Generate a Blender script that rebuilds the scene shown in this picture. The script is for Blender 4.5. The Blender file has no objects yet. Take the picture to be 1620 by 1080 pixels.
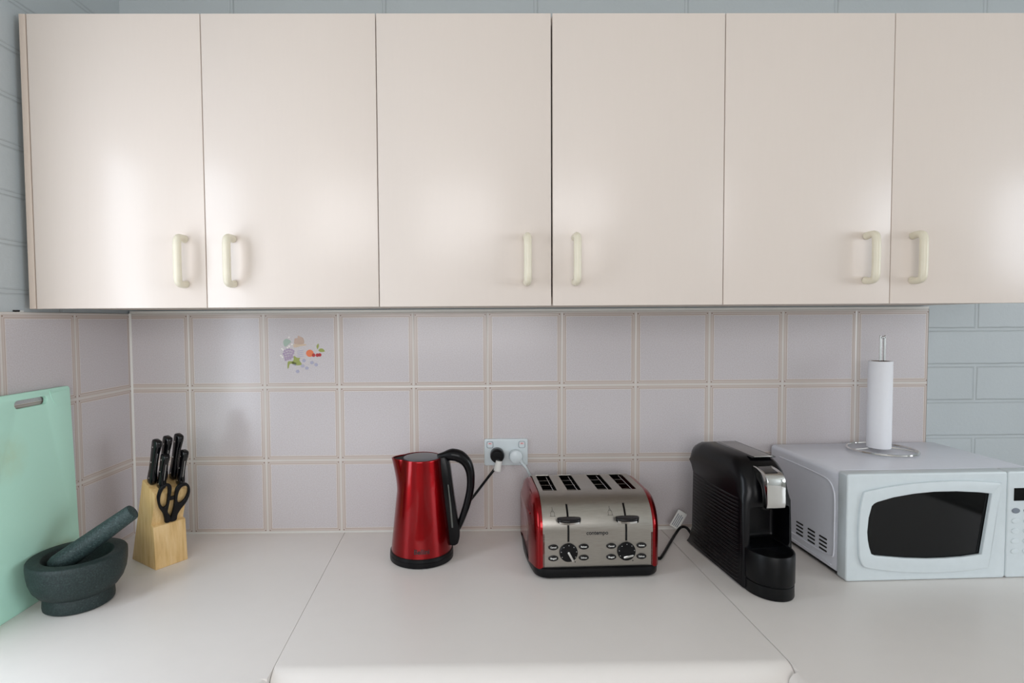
import bpy, bmesh, math, random
from mathutils import Matrix, Vector
random.seed(7)
PI = math.pi
C = bpy.context.scene.collection
SC = bpy.context.scene
B = 0.9            # height of the worktop; the wall behind it is Y = 0, the room is on the -Y side

# ------------------------------------------------------------------ camera
cam_data = bpy.data.cameras.new('camera')
cam = bpy.data.objects.new('camera', cam_data)
C.objects.link(cam)
cam_data.sensor_width = 36.0
cam_data.lens = 887.02 / 1620 * 36
cam_data.shift_x = (810 - 768.234) / 1620
cam_data.clip_start = 0.02
_p, _y, _r = .0394, .0101, -.0063
_f = Vector((math.sin(_y) * math.cos(_p), math.cos(_y) * math.cos(_p), -math.sin(_p)))
_x = Vector((math.cos(_y), -math.sin(_y), 0))
_u = _x.cross(_f)
_x, _u = math.cos(_r) * _x + math.sin(_r) * _u, -math.sin(_r) * _x + math.cos(_r) * _u
cam.matrix_world = Matrix((
    (_x.x, _u.x, -_f.x, .7794), (_x.y, _u.y, -_f.y, -1.5084), (_x.z, _u.z, -_f.z, .5754 + B), (0, 0, 0, 1)))
SC.camera = cam

# ------------------------------------------------------------------ world, lamps, exposure
SC.view_settings.view_transform = 'Standard'
SC.view_settings.look = 'None'
SC.view_settings.exposure = 0.08
SC.view_settings.gamma = 1.0
SC.view_settings.use_curve_mapping = False
world = bpy.data.worlds.new('world')
SC.world = world
world.use_nodes = True
world.node_tree.nodes['Background'].inputs[0].default_value = (.62, .75, 1.0, 1)
world.node_tree.nodes['Background'].inputs[1].default_value = 1.0


def area(name, loc, target, sx, sy, power, color):
    l = bpy.data.lights.new(name, 'AREA')
    l.shape = 'RECTANGLE'
    l.size, l.size_y = sx, sy
    l.energy = power
    l.color = color
    o = bpy.data.objects.new(name, l)
    C.objects.link(o)
    o.location = loc
    o.rotation_euler = (Vector(target) - Vector(loc)).to_track_quat('-Z', 'Y').to_euler()
    return o


# daylight in the window of the left wall, in the window of the right wall and in the wide window behind the camera
area('left_window_daylight', (-.21, -.83, B + .56), (1, -.83, B + .56), .42, 1.0, 5.6, (.86, .925, 1.0))
area('right_window_daylight', (4.84, -2.2, B + .75), (1, -2.2, B + .75), 1.9, 1.3, 40, (.90, .95, 1.0))
area('rear_window_daylight', (.48, -3.36, B + .88), (.48, 0, B + .88), 1.8, 1.05, 25, (1.0, .965, .93))

# ------------------------------------------------------------------ materials


def lin(c):
    return tuple(((v / 255) / 12.92 if v / 255 <= .04045 else ((v / 255 + .055) / 1.055) ** 2.4) for v in c)


class NT:
    """A small node-tree writer."""

    def __init__(self, name):
        self.m = bpy.data.materials.new(name)
        self.m.use_nodes = True
        self.t = self.m.node_tree
        self.b = self.t.nodes['Principled BSDF']

    def n(self, kind, **kw):
        nd = self.t.nodes.new(kind)
        for k, v in kw.items():
            setattr(nd, k, v)
        return nd

    def link(self, a, b):
        self.t.links.new(a, b)

    def math(self, op, a, b=None, c=None):
        nd = self.n('ShaderNodeMath', operation=op)
        for i, v in enumerate((a, b, c)):
            if v is None:
                continue
            if isinstance(v, (int, float)):
                nd.inputs[i].default_value = v
            else:
                self.link(v, nd.inputs[i])
        return nd.outputs[0]

    def mix(self, fac, a, b):
        nd = self.n('ShaderNodeMix', data_type='RGBA')
        for s, v in ((nd.inputs['Factor'], fac), (nd.inputs[6], a), (nd.inputs[7], b)):
            if isinstance(v, (int, float)):
                s.default_value = v
            elif isinstance(v, tuple):
                s.default_value = (*v[:3], 1)
            else:
                self.link(v, s)
        return nd.outputs[2]

    def coords(self):
        nd = self.n('ShaderNodeTexCoord')
        sp = self.n('ShaderNodeSeparateXYZ')
        self.link(nd.outputs['Object'], sp.inputs[0])
        return nd.outputs['Object'], sp.outputs

    def noise(self, vec, scale, detail=3, rough=.5, stretch=None):
        nd = self.n('ShaderNodeTexNoise')
        if stretch:
            mp = self.n('ShaderNodeMapping')
            mp.inputs['Scale'].default_value = stretch
            self.link(vec, mp.inputs[0])
            vec = mp.outputs[0]
        self.link(vec, nd.inputs['Vector'])
        nd.inputs['Scale'].default_value = scale
        nd.inputs['Detail'].default_value = detail
        nd.inputs['Roughness'].default_value = rough
        return nd.outputs['Fac']

    def ramp(self, fac, stops, interp='LINEAR'):
        nd = self.n('ShaderNodeValToRGB')
        cr = nd.color_ramp
        cr.interpolation = interp
        while len(cr.elements) < len(stops):
            cr.elements.new(.5)
        for e, (p, c) in zip(cr.elements, stops):
            e.position = p
            e.color = (*c[:3], 1)
        self.link(fac, nd.inputs[0])
        return nd.outputs[0]

    def bump(self, h, strength=.3, dist=.001):
        nd = self.n('ShaderNodeBump')
        nd.inputs['Strength'].default_value = strength
        nd.inputs['Distance'].default_value = dist
        self.link(h, nd.inputs['Height'])
        self.link(nd.outputs[0], self.b.inputs['Normal'])

    def set(self, color=None, rough=None, metal=None, spec=None, coat=None, coat_rough=None):
        b = self.b.inputs
        if color is not None:
            if isinstance(color, tuple):
                b['Base Color'].default_value = (*color[:3], 1)
            else:
                self.link(color, b['Base Color'])
        if rough is not None:
            if isinstance(rough, (int, float)):
                b['Roughness'].default_value = rough
            else:
                self.link(rough, b['Roughness'])
        if metal is not None:
            b['Metallic'].default_value = metal
        if spec is not None:
            b['Specular IOR Level'].default_value = spec
        if coat is not None:
            b['Coat Weight'].default_value = coat
            b['Coat Roughness'].default_value = coat_rough or .03
        return self.m


def plain(name, rgb, rough=.4, metal=0, spec=.5, coat=None, vary=.04, scale=60, bump=0, bscale=400, coat_rough=None):
    """A material with a faint procedural variation of tone and, if asked for, a fine grain."""
    t = NT(name)
    vec, _ = t.coords()
    c = lin(rgb)
    nz = t.noise(vec, scale, 3)
    col = t.mix(nz, tuple(v * (1 - vary) for v in c), tuple(min(1, v * (1 + vary)) for v in c))
    if bump:
        t.bump(t.noise(vec, bscale, 2), bump, .0006)
    return t.set(col, rough, metal, spec, coat, coat_rough)


def tile_material(name):
    t = NT(name)
    vec, xyz = t.coords()
    T, RP = .2, .1981

    def edge(v, pitch):
        f = t.math('FRACT', t.math('DIVIDE', v, pitch))
        return t.math('MULTIPLY', t.math('MINIMUM', f, t.math('SUBTRACT', 1.0, f)), pitch)
    mx, mz = edge(xyz[0], T), edge(xyz[2], RP)
    m = t.math('MINIMUM', mx, mz)
    k = 1 / .02
    base = lin((208, 203, 205))
    grout = lin((212, 206, 200))
    band = lin((203, 191, 184))
    line = lin((178, 160, 148))
    soft = lin((192, 179, 170))
    hi = lin((222, 214, 208))
    col = t.ramp(t.math('MULTIPLY', m, k), [
        (0, grout), (.0024 * k, grout), (.0030 * k, soft), (.0038 * k, band), (.0050 * k, soft), (.0060 * k, band),
        (.0090 * k, band), (.0096 * k, line), (.0106 * k, line), (.0112 * k, hi), (.0122 * k, hi), (.0130 * k, base)])
    dot = t.math('LESS_THAN', t.math('MAXIMUM', t.math('ABSOLUTE', t.math('SUBTRACT', mx, .0062)),
                                     t.math('ABSOLUTE', t.math('SUBTRACT', mz, .0062))), .0013)
    col = t.mix(dot, col, lin((128, 104, 86)))
    sp = t.noise(vec, 420, 3, .6)
    inner = t.math('GREATER_THAN', m, .012)
    speck = t.math('MULTIPLY', inner, t.math('MULTIPLY', t.math('SUBTRACT', sp, .38), 1.9))
    col = t.mix(speck, col, lin((182, 170, 168)))
    weave = t.math('MULTIPLY', t.noise(vec, 330, 2), t.math('MULTIPLY', inner, .6))
    groutd = t.math('MULTIPLY', t.math('MINIMUM', t.math('MULTIPLY', m, 1 / .003), 1.0), 3.0)
    t.bump(t.math('ADD', weave, groutd), .22, .0006)
    return t.set(col, .2, 0, .5)


def block_material(name, rgb, x0=2.132):
    """Painted concrete blocks, 0.4 x 0.0983 m, with struck joints."""
    t = NT(name)
    vec, xyz = t.coords()
    RP = .0983
    zz = t.math('ADD', xyz[2], 9.83 - .2448)
    row = t.math('FLOOR', t.math('DIVIDE', zz, RP))
    odd = t.math('MODULO', row, 2.0)
    xo = t.math('ADD', t.math('ADD', xyz[0], 8.0 - x0), t.math('MULTIPLY', t.math('SUBTRACT', 1.0, odd), .2))
    fx = t.math('FRACT', t.math('DIVIDE', xo, .4))
    mx = t.math('MULTIPLY', t.math('MINIMUM', fx, t.math('SUBTRACT', 1.0, fx)), .4)
    fz = t.math('FRACT', t.math('DIVIDE', zz, RP))
    mz = t.math('MULTIPLY', t.math('MINIMUM', fz, t.math('SUBTRACT', 1.0, fz)), RP)
    m = t.math('MINIMUM', mx, mz)
    c = lin(rgb)
    dark = tuple(v * .74 for v in c)  # edge shadow of the recessed joints, put into the paint colour
    wob = t.math('MULTIPLY', t.math('SUBTRACT', t.noise(vec, 25, 2), .5), .003)
    mm = t.math('MULTIPLY', t.math('ADD', m, wob), 1 / .012)
    col = t.ramp(mm, [(0, c), (.0028 / .012, c), (.0040 / .012, dark), (.0052 / .012, c), (1, c)])
    h = t.ramp(mm, [(0, (.25, .25, .25)), (.0028 / .012, (.2, .2, .2)), (.0040 / .012, (0, 0, 0)), (.0075 / .012, (1, 1, 1)), (1, (1, 1, 1))])
    blot = t.noise(vec, 9, 3)
    col = t.mix(t.math('MULTIPLY', blot, .18), col, tuple(v * .8 for v in c))
    grain = t.math('MULTIPLY', t.noise(vec, 110, 5, .65), .7)
    t.bump(t.math('ADD', t.math('MULTIPLY', h, 2.2), grain), .55, .0016)
    return t.set(col, .5, 0, .4)


def wood_material(name):
    t = NT(name)
    vec, xyz = t.coords()
    wv = t.noise(vec, 14, 4, .6, (9, 9, .9))
    fine = t.noise(vec, 60, 3, .6, (8, 8, .5))
    col = t.ramp(wv, [(.3, lin((206, 168, 108))), (.5, lin((226, 192, 134))), (.7, lin((233, 203, 150)))])
    col = t.mix(t.math('MULTIPLY', fine, .35), col, lin((192, 150, 92)))
    return t.set(col, .45, 0, .4)


def granite_material(name, k=.84):
    t = NT(name)
    vec, xyz = t.coords()
    a = t.noise(vec, 320, 4, .75)
    b = t.noise(vec, 120, 3, .6)
    col = t.ramp(a, [(.38, lin((30 * k, 40 * k, 41 * k))), (.54, lin((48 * k, 61 * k, 61 * k))), (.66, lin((66 * k, 82 * k, 80 * k))), (.76, lin((120 * k, 132 * k, 128 * k)))])
    col = t.mix(t.math('MULTIPLY', b, .55), col, lin((34, 52, 50)))
    t.bump(a, .35, .0008)
    return t.set(col, .55, 0, .35)


def brushed_material(name):
    t = NT(name)
    vec, xyz = t.coords()
    s = t.noise(vec, 60, 4, .7, (.6, 14, 14))
    col = t.mix(s, lin((146, 142, 135)), lin((186, 182, 175)))
    r = t.math('ADD', t.math('MULTIPLY', s, .16), .24)
    t.bump(s, .05, .0004)
    return t.set(col, r, 1.0)


def board_material(name):
    t = NT(name)
    vec, xyz = t.coords()
    scr = t.noise(vec, 90, 4, .7, (1, 1, 3))
    col = t.mix(t.math('MULTIPLY', scr, .35), lin((190, 240, 219)), lin((208, 245, 230)))
    # a pale brown food stain high on the board and a faint one lower down
    for (sy, sz, r, k) in ((.175, .31, .055, .55), (.05, .085, .03, .3)):
        d = t.math('SQRT', t.math('ADD', t.math('POWER', t.math('SUBTRACT', xyz[1], sy), 2.0), t.math('POWER', t.math('SUBTRACT', xyz[2], sz), 2.0)))
        f = t.math('MULTIPLY', t.math('MAXIMUM', t.math('SUBTRACT', 1.0, t.math('DIVIDE', d, r)), 0.0), t.math('MULTIPLY', t.noise(vec, 45, 4), k))
        col = t.mix(f, col, lin((186, 184, 120)))
    t.bump(scr, .12, .0004)
    return t.set(col, .42, 0, .5)


def laminate_material(name, rgb, rough=.33):
    t = NT(name)
    vec, xyz = t.coords()
    g = t.noise(vec, 30, 3, .6, (6, 6, .5))
    c = lin(rgb)
    col = t.mix(g, tuple(v * .99 for v in c), tuple(min(1, v * 1.01) for v in c))
    return t.set(col, rough, 0, .5)


def red_material(name):
    t = NT(name)
    vec, _ = t.coords()
    fl = t.noise(vec, 1500, 1)
    col = t.mix(fl, lin((126, 2, 9)), lin((152, 4, 13)))
    return t.set(col, .27, .9, .3, .45, .05)


def glass_dark(name, rgb, rough=.05):
    t = NT(name)
    vec, _ = t.coords()
    c = lin(rgb)
    col = t.mix(t.noise(vec, 25, 2), c, tuple(v * 1.15 for v in c))
    return t.set(col, rough, 0, .28)


M = {
    'laminate': laminate_material('cream_laminate', (229, 217, 207), .28),
    'carcass': laminate_material('cabinet_carcass', (214, 202, 190), .5),
    'edge': laminate_material('edge_strip', (214, 198, 184), .45),
    'cream_plastic': plain('cream_plastic', (232, 224, 202), .28),
    'bench': plain('worktop_laminate', (238, 233, 228), .36, vary=.015, scale=25, bump=.05, bscale=900),
    'tile': tile_material('ceramic_tiles'),
    'block': block_material('painted_blockwork', (188, 195, 197)),
    'block_left': block_material('painted_blockwork_left', (188, 195, 197), 2.232),
    'caulk': plain('white_sealant', (222, 220, 214), .45),
    'board': board_material('mint_plastic'),
    'granite': granite_material('dark_granite'),
    'granite_light': granite_material('speckled_granite', 1.2),
    'wood': wood_material('pale_hardwood'),
    'black': plain('black_plastic', (9, 10, 12), .36, spec=.22, vary=.1),
    'satin_black': plain('satin_black_plastic', (8, 8, 11), .27, spec=.25, vary=.1),
    'gloss_black': plain('gloss_black_plastic', (7, 7, 9), .14, spec=.3, vary=.1, coat=.25),
    'slot': plain('dark_slot', (8, 8, 8), .7, vary=.1),
    'steel': plain('polished_steel', (214, 214, 212), .16, 1.0),
    'chrome': plain('chrome_plating', (214, 214, 212), .06, 1.0),
    'brushed': brushed_material('brushed_stainless'),
    'red': red_material('metallic_red_lacquer'),
    'white_plastic': plain('white_plastic', (214, 223, 226), .30),
    'white_enamel': plain('white_enamel', (234, 237, 246), .26, vary=.02, bump=.03, bscale=700),
    'paper': plain('white_paper_towel', (238, 239, 243), .85, vary=.02, bump=.25, bscale=500),
    'card': plain('brown_card_core', (150, 126, 100), .8),
    'label': plain('white_label', (226, 226, 222), .6, vary=.02),
    'ink': plain('dark_ink', (30, 30, 32), .6),
    'grey_ink': plain('grey_ink', (120, 128, 138), .6),
    'red_ink': plain('red_ink', (190, 40, 44), .5),
    'grey_panel': plain('grey_panel', (150, 146, 146), .32, .3),
    'window_glass': glass_dark('dark_door_glass', (12, 13, 14), .06),
    'gauge': plain('smoked_gauge', (96, 100, 96), .15),
    'lid_grey': plain('dark_grey_lid', (74, 76, 82), .3),
    'ceiling': plain('ceiling_paint', (236, 234, 228), .7),
    'floor': plain('floor_vinyl', (120, 108, 94), .5, vary=.12, scale=8),
    'frame': plain('window_frame_paint', (232, 232, 228), .4),
    'far_wall': plain('painted_plaster', (222, 223, 219), .6),
    'purple': plain('glaze_purple', (168, 148, 172), .3), 'green': plain('glaze_green', (150, 158, 78), .3),
    'teal': plain('glaze_sage', (160, 178, 164), .3), 'tan': plain('glaze_tan', (190, 164, 148), .3),
    'sand': plain('glaze_sand', (204, 182, 158), .3), 'orange': plain('glaze_orange', (226, 118, 70), .3),
    'cherry': plain('glaze_cherry', (178, 34, 40), .3), 'lilac': plain('glaze_lilac', (170, 168, 188), .3),
    'glaze_white': plain('glaze_white', (236, 232, 226), .25),
}

# ------------------------------------------------------------------ mesh helpers


class G:
    """Collects shapes and links them as ONE mesh object."""

    def __init__(self):
        self.bm = bmesh.new()

    def add(self, tmp, mat=None, mi=0):
        for f in tmp.faces:
            f.material_index = mi
        if mat is not None:
            tmp.transform(mat)
        me = bpy.data.meshes.new('tmp')
        tmp.to_mesh(me)
        tmp.free()
        self.bm.from_mesh(me)
        bpy.data.meshes.remove(me)
        return self

    def mesh(self, me, mat=None, mi=0):
        t = bmesh.new()
        t.from_mesh(me)
        bpy.data.meshes.remove(me)
        return self.add(t, mat, mi)

    def box(self, lo, hi, bev=0, seg=2, mat=None, mi=0, edges=None):
        t = bmesh.new()
        bmesh.ops.create_cube(t, size=1)
        for v in t.verts:
            v.co = Vector([lo[i] + (v.co[i] + .5) * (hi[i] - lo[i]) for i in range(3)])
        if bev:
            es = t.edges[:] if edges is None else [e for e in t.edges if edges(e)]
            bmesh.ops.bevel(t, geom=es, offset=bev, segments=seg, affect='EDGES', profile=.5)
        return self.add(t, mat, mi)

    def prism(self, poly, a0, a1, axes='xz', bev=0, seg=2, mat=None, mi=0):
        """A polygon in the plane of `axes`, extruded along the third axis."""
        t = bmesh.new()
        ia, ib = 'xyz'.index(axes[0]), 'xyz'.index(axes[1])
        ic = 3 - ia - ib

        def co(p, c):
            v = [0, 0, 0]
            v[ia], v[ib], v[ic] = p[0], p[1], c
            return v
        lo = [t.verts.new(co(p, a0)) for p in poly]
        hi = [t.verts.new(co(p, a1)) for p in poly]
        n = len(poly)
        t.faces.new(lo)
        t.faces.new(hi[::-1])
        for i in range(n):
            t.faces.new((lo[i], hi[i], hi[(i + 1) % n], lo[(i + 1) % n]))
        bmesh.ops.recalc_face_normals(t, faces=t.faces)
        if bev:
            bmesh.ops.bevel(t, geom=t.edges[:], offset=bev, segments=seg, affect='EDGES', profile=.5, clamp_overlap=True)
        return self.add(t, mat, mi)

    def loft(self, rings, cap0=True, cap1=True, mat=None, mi=0, closed=True):
        t = bmesh.new()
        vs = [[t.verts.new(p) for p in r] for r in rings]
        n = len(rings[0])
        for a, b in zip(vs, vs[1:]):
            for i in range(n if closed else n - 1):
                t.faces.new((a[i], a[(i + 1) % n], b[(i + 1) % n], b[i]))
        if cap0:
            t.faces.new(vs[0][::-1])
        if cap1:
            t.faces.new(vs[-1])
        bmesh.ops.recalc_face_normals(t, faces=t.faces)
        return self.add(t, mat, mi)

    def lathe(self, prof, n=48, mat=None, mi=0, cap0=True, cap1=True):
        rings = [[(r * math.cos(2 * PI * i / n), r * math.sin(2 * PI * i / n), z) for i in range(n)] for r, z in prof]
        return self.loft(rings, cap0, cap1, mat, mi)

    def tube(self, pts, r, n=10, closed=False, smooth=6, mat=None, mi=0, flat=1.0, side=None):
        """A round (or flattened) bar along a smoothed path; r may be a list."""
        P = [Vector(p) for p in pts]
        rs = r if isinstance(r, (list, tuple)) else [r] * len(P)
        Q, Rr = [], []
        N = len(P)
        if smooth > 1:
            for i in range(N if closed else N - 1):
                g = (lambda k: P[k % N]) if closed else (lambda k: P[max(0, min(N - 1, k))])
                a, b, c, d = g(i - 1), g(i), g(i + 1), g(i + 2)
                for s in range(smooth):
                    u = s / smooth
                    Q.append(.5 * ((2 * b) + (c - a) * u + (2 * a - 5 * b + 4 * c - d) * u * u + (3 * b - a - 3 * c + d) * u ** 3))
                    Rr.append(rs[i] + (rs[(i + 1) % N] - rs[i]) * u)
            if not closed:
                Q.append(P[-1])
                Rr.append(rs[-1])
        else:
            Q, Rr = P, list(rs)
        L = len(Q)
        rings = []
        prev = None
        for i in range(L):
            if closed:
                tg = (Q[(i + 1) % L] - Q[i - 1])
            else:
                tg = Q[min(i + 1, L - 1)] - Q[max(i - 1, 0)]
            tg.normalize()
            if side is not None:
                a = Vector(side)
                a = (a - a.dot(tg) * tg).normalized()
            elif prev is None:
                a = Vector((0, 0, 1)) if abs(tg.z) < .9 else Vector((1, 0, 0))
                a = (a - a.dot(tg) * tg).normalized()
            else:
                a = (prev - prev.dot(tg) * tg).normalized()
            prev = a
            b = tg.cross(a)
            rings.append([Q[i] + (a * math.cos(2 * PI * k / n) * flat + b * math.sin(2 * PI * k / n)) * Rr[i] for k in range(n)])
        if closed:
            rings.append(rings[0])
            return self.loft(rings, False, False, mat, mi)
        return self.loft(rings, True, True, mat, mi)

    def sphere(self, c, r, mat=None, mi=0, scale=(1, 1, 1), n=16):
        t = bmesh.new()
        bmesh.ops.create_uvsphere(t, u_segments=n, v_segments=n // 2, radius=r)
        for v in t.verts:
            v.co = Vector((v.co.x * scale[0] + c[0], v.co.y * scale[1] + c[1], v.co.z * scale[2] + c[2]))
        return self.add(t, mat, mi)

    def build(self, name, mats, parent=None, angle=35, loc=None):
        me = bpy.data.meshes.new(name)
        bmesh.ops.remove_doubles(self.bm, verts=self.bm.verts[:], dist=1e-6)
        self.bm.to_mesh(me)
        self.bm.free()
        for m in (mats if isinstance(mats, (list, tuple)) else [mats]):
            me.materials.append(m)
        me.polygons.foreach_set('use_smooth', [True] * len(me.polygons))
        me.set_sharp_from_angle(angle=math.radians(angle))
        o = bpy.data.objects.new(name, me)
        C.objects.link(o)
        if parent is not None:
            o.parent = parent
        if loc is not None:
            o.location = loc
        return o


def spline_mesh(polys, depth, bevel=0, bev_res=2, dx=0, dy=0):
    """Filled outline with holes (2D curve), thickened to +-depth along local z, as a mesh."""
    cu = bpy.data.curves.new('tmp', 'CURVE')
    cu.dimensions = '2D'
    cu.fill_mode = 'BOTH'
    cu.extrude = max(depth - bevel, 0)
    cu.bevel_depth = bevel
    cu.bevel_resolution = bev_res
    cu.offset = -bevel
    for p in polys:
        s = cu.splines.new('POLY')
        s.points.add(len(p) - 1)
        for q, pt in zip(p, s.points):
            pt.co = (q[0], q[1], 0, 1)
        s.use_cyclic_u = True
    ob = bpy.data.objects.new('tmp', cu)
    me = bpy.data.meshes.new_from_object(ob)
    bpy.data.objects.remove(ob)
    bpy.data.curves.remove(cu)
    return me


def text_mesh(body, size, depth=.0002, width=None, shear=0, bold=.02):
    cu = bpy.data.curves.new('tmp', 'FONT')
    cu.body = body
    cu.size = size
    cu.extrude = depth
    cu.align_x, cu.align_y = 'CENTER', 'CENTER'
    cu.shear = shear
    cu.offset = size * bold
    ob = bpy.data.objects.new('tmp', cu)
    me = bpy.data.meshes.new_from_object(ob)
    bpy.data.objects.remove(ob)
    bpy.data.curves.remove(cu)
    if width:
        xs = [v.co.x for v in me.vertices]
        k = width / (max(xs) - min(xs))
        for v in me.vertices:
            v.co.x *= k
    return me


UP = Matrix(((1, 0, 0, 0), (0, 0, 1, 0), (0, 1, 0, 0), (0, 0, 0, 1)))      # 2D (x, y) -> (x, z), local z -> +y (mirrored normal fixed by recalc)
FRONT = Matrix.Rotation(PI / 2, 4, 'X')                                   # 2D (x, y) -> (x, z), local z -> -y


def T(x=0, y=0, z=0):
    return Matrix.Translation((x, y, z))


def rrect(x0, y0, x1, y1, r, n=6):
    pts = []
    for cx, cy, a in ((x1 - r, y1 - r, 0), (x0 + r, y1 - r, 90), (x0 + r, y0 + r, 180), (x1 - r, y0 + r, 270)):
        for i in range(n + 1):
            w = math.radians(a + 90 * i / n)
            pts.append((cx + r * math.cos(w), cy + r * math.sin(w)))
    return pts


def ellipse(cx, cy, rx, ry, n=32):
    return [(cx + rx * math.cos(2 * PI * i / n), cy + ry * math.sin(2 * PI * i / n)) for i in range(n)]


def smooth_poly(pts, k=5, closed=True):
    N = len(pts)
    out = []
    for i in range(N if closed else N - 1):
        g = (lambda j: Vector(pts[j % N])) if closed else (lambda j: Vector(pts[max(0, min(N - 1, j))]))
        a, b, c, d = g(i - 1), g(i), g(i + 1), g(i + 2)
        for s in range(k):
            u = s / k
            q = .5 * ((2 * b) + (c - a) * u + (2 * a - 5 * b + 4 * c - d) * u * u + (3 * b - a - 3 * c + d) * u ** 3)
            out.append((q.x, q.y))
    if not closed:
        out.append(tuple(pts[-1]))
    return out


def tag(o, label=None, cat=None, group=None, kind=None):
    for k, v in (('label', label), ('category', cat), ('group', group), ('kind', kind)):
        if v:
            o[k] = v
    return o


def thing(name, label, cat, loc=(0, 0, 0), rotz=0, group=None):
    o = bpy.data.objects.new(name, None)
    o.empty_display_size = .05
    C.objects.link(o)
    o.location = (loc[0], loc[1], loc[2] + B)
    o.rotation_euler = (0, 0, rotz)
    return tag(o, label, cat, group)


def copy_tree(o, parent=None):
    c = o.copy()
    C.objects.link(c)
    c.parent = parent
    for ch in list(o.children):
        copy_tree(ch, c)
    return c


# ------------------------------------------------------------------ the room
XC, SKEW = -.1554, .0143
LW = math.atan2(-1, -SKEW)              # direction of the left wall, from the corner towards the camera
CEIL = 1.72
XR, YB = 4.75, -3.4


def wall_with_hole(name, x0, x1, z0, z1, hole, loc, rotz, mat):
    """Local x along the wall, local y = 0 the room face, local z from the worktop."""
    g = G()
    th0, th1 = -.10, 0
    if hole is None:
        g.box((x0, th0, z0), (x1, th1, z1))
    else:
        a, b, c, d = hole
        g.box((x0, th0, z0), (a, th1, z1))
        g.box((b, th0, z0), (x1, th1, z1))
        g.box((a, th0, z0), (b, th1, c))
        g.box((a, th0, d), (b, th1, z1))
    o = g.build(name, mat, loc=(loc[0], loc[1], B))
    o.rotation_euler = (0, 0, rotz)
    return tag(o, kind='structure')


def window_frame(name, hole, loc, rotz, n=2):
    a, b, c, d = hole
    g = G()
    w = .045
    g.box((a, -.08, c), (b, -.03, c + w), .004)
    g.box((a, -.08, d - w), (b, -.03, d), .004)
    for i in range(n + 1):
        x = a + (b - a - w) * i / n
        g.box((x, -.078, c), (x + w, -.032, d), .004)
    o = g.build(name, M['frame'], loc=(loc[0], loc[1], B))
    o.rotation_euler = (0, 0, rotz)
    return tag(o, kind='structure')


# back wall: painted blocks, its face 6 mm behind the tiles
wb = wall_with_hole('wall_back', -XR - .4, .4, -B, CEIL, None, (0, .006), PI, M['block'])
wb.location = (0, .006, B)
wb.rotation_euler = (0, 0, 0)
for v in wb.data.vertices:
    v.co.x, v.co.y = -v.co.x, -v.co.y
HOLE_L = (.60, 1.06, .04, 1.08)
wall_left = wall_with_hole('wall_left', -.2, -YB + .2, -B, CEIL, HOLE_L, (XC - .006, 0), LW, M['block_left'])
window_frame('window_1', HOLE_L, (XC - .006, 0), LW, 1)
HOLE_R = (-3.20, -1.20, .07, 1.43)
wall_with_hole('wall_right', YB - .2, .2, -B, CEIL, HOLE_R, (XR, 0), PI / 2, M['far_wall'])
window_frame('window_2', HOLE_R, (XR, 0), PI / 2)
HOLE_B = (-.44, 1.40, .33, 1.43)
wall_with_hole('wall_rear', -.5, XR + .2, -B, CEIL, HOLE_B, (0, YB), 0, M['far_wall'])
window_frame('window_3', HOLE_B, (0, YB), 0)
g = G()
g.box((-.5, YB - .2, -.05), (XR + .2, .12, 0))
tag(g.build('floor', M['floor']), kind='structure')
g = G()
g.box((-.5, YB - .2, CEIL + B), (XR + .2, .12, CEIL + B + .05))
tag(g.build('ceiling', M['ceiling']), kind='structure')

# tiled splashbacks
g = G()
g.box((XC, 0, -.02), (1.9965, .006, .5965), .0015, 1)
splash = tag(g.build('trim_1', M['tile'], loc=(0, 0, B)), kind='structure')
g = G()
g.box((0, -.006, -.02), (.60, 0, .5965), .0015, 1)
splash_left = tag(g.build('trim_2', M['tile'], loc=(XC, 0, B)), kind='structure')
splash_left.rotation_euler = (0, 0, LW)
# sealant bead between the tiles and the worktop, in the corner and along the tile edges
g = G()
g.prism([(-.004, 0), (0, 0), (0, .004)], XC, 1.9965, 'yz')
g.prism([(-.0075, 0), (0, 0), (0, .009), (-.006, .006)], 1.17, 1.335, 'yz', .001, 1)
g.box((XC, .0006, .5965), (1.9965, .006, .6030))
g.prism([(1.9965, .006), (1.9965, 0), (1.9995, .006)], 0, .5965, 'xy')
g.prism([(XC, 0), (XC + .004, 0), (XC, -.004)], 0, .597, 'xy')
tag(g.build('trim_3', M['caulk'], loc=(0, 0, B)), kind='structure')

# fruit motif printed on one tile; crop pixels of the photo -> wall coordinates


def mo(a, b):
    return (.2137 + a * (.1688 / 1350), .5622 - b * (.1359 / 1080))


MOTIF = ['purple', 'green', 'teal', 'tan', 'sand', 'orange', 'cherry', 'lilac', 'glaze_white']
g = G()


def blob(mat, pts):
    g.mesh(spline_mesh([smooth_poly([mo(*p) for p in pts], 4)], .00025), T(0, -.0003, 0) @ FRONT, MOTIF.index(mat))


def disc(mat, a, b, r, k=1.0):
    x, z = mo(a, b)
    rr = r * .1688 / 1350
    g.mesh(spline_mesh([ellipse(x, z, rr, rr * k, 14)], .00025), T(0, -.0003, 0) @ FRONT, MOTIF.index(mat))


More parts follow.
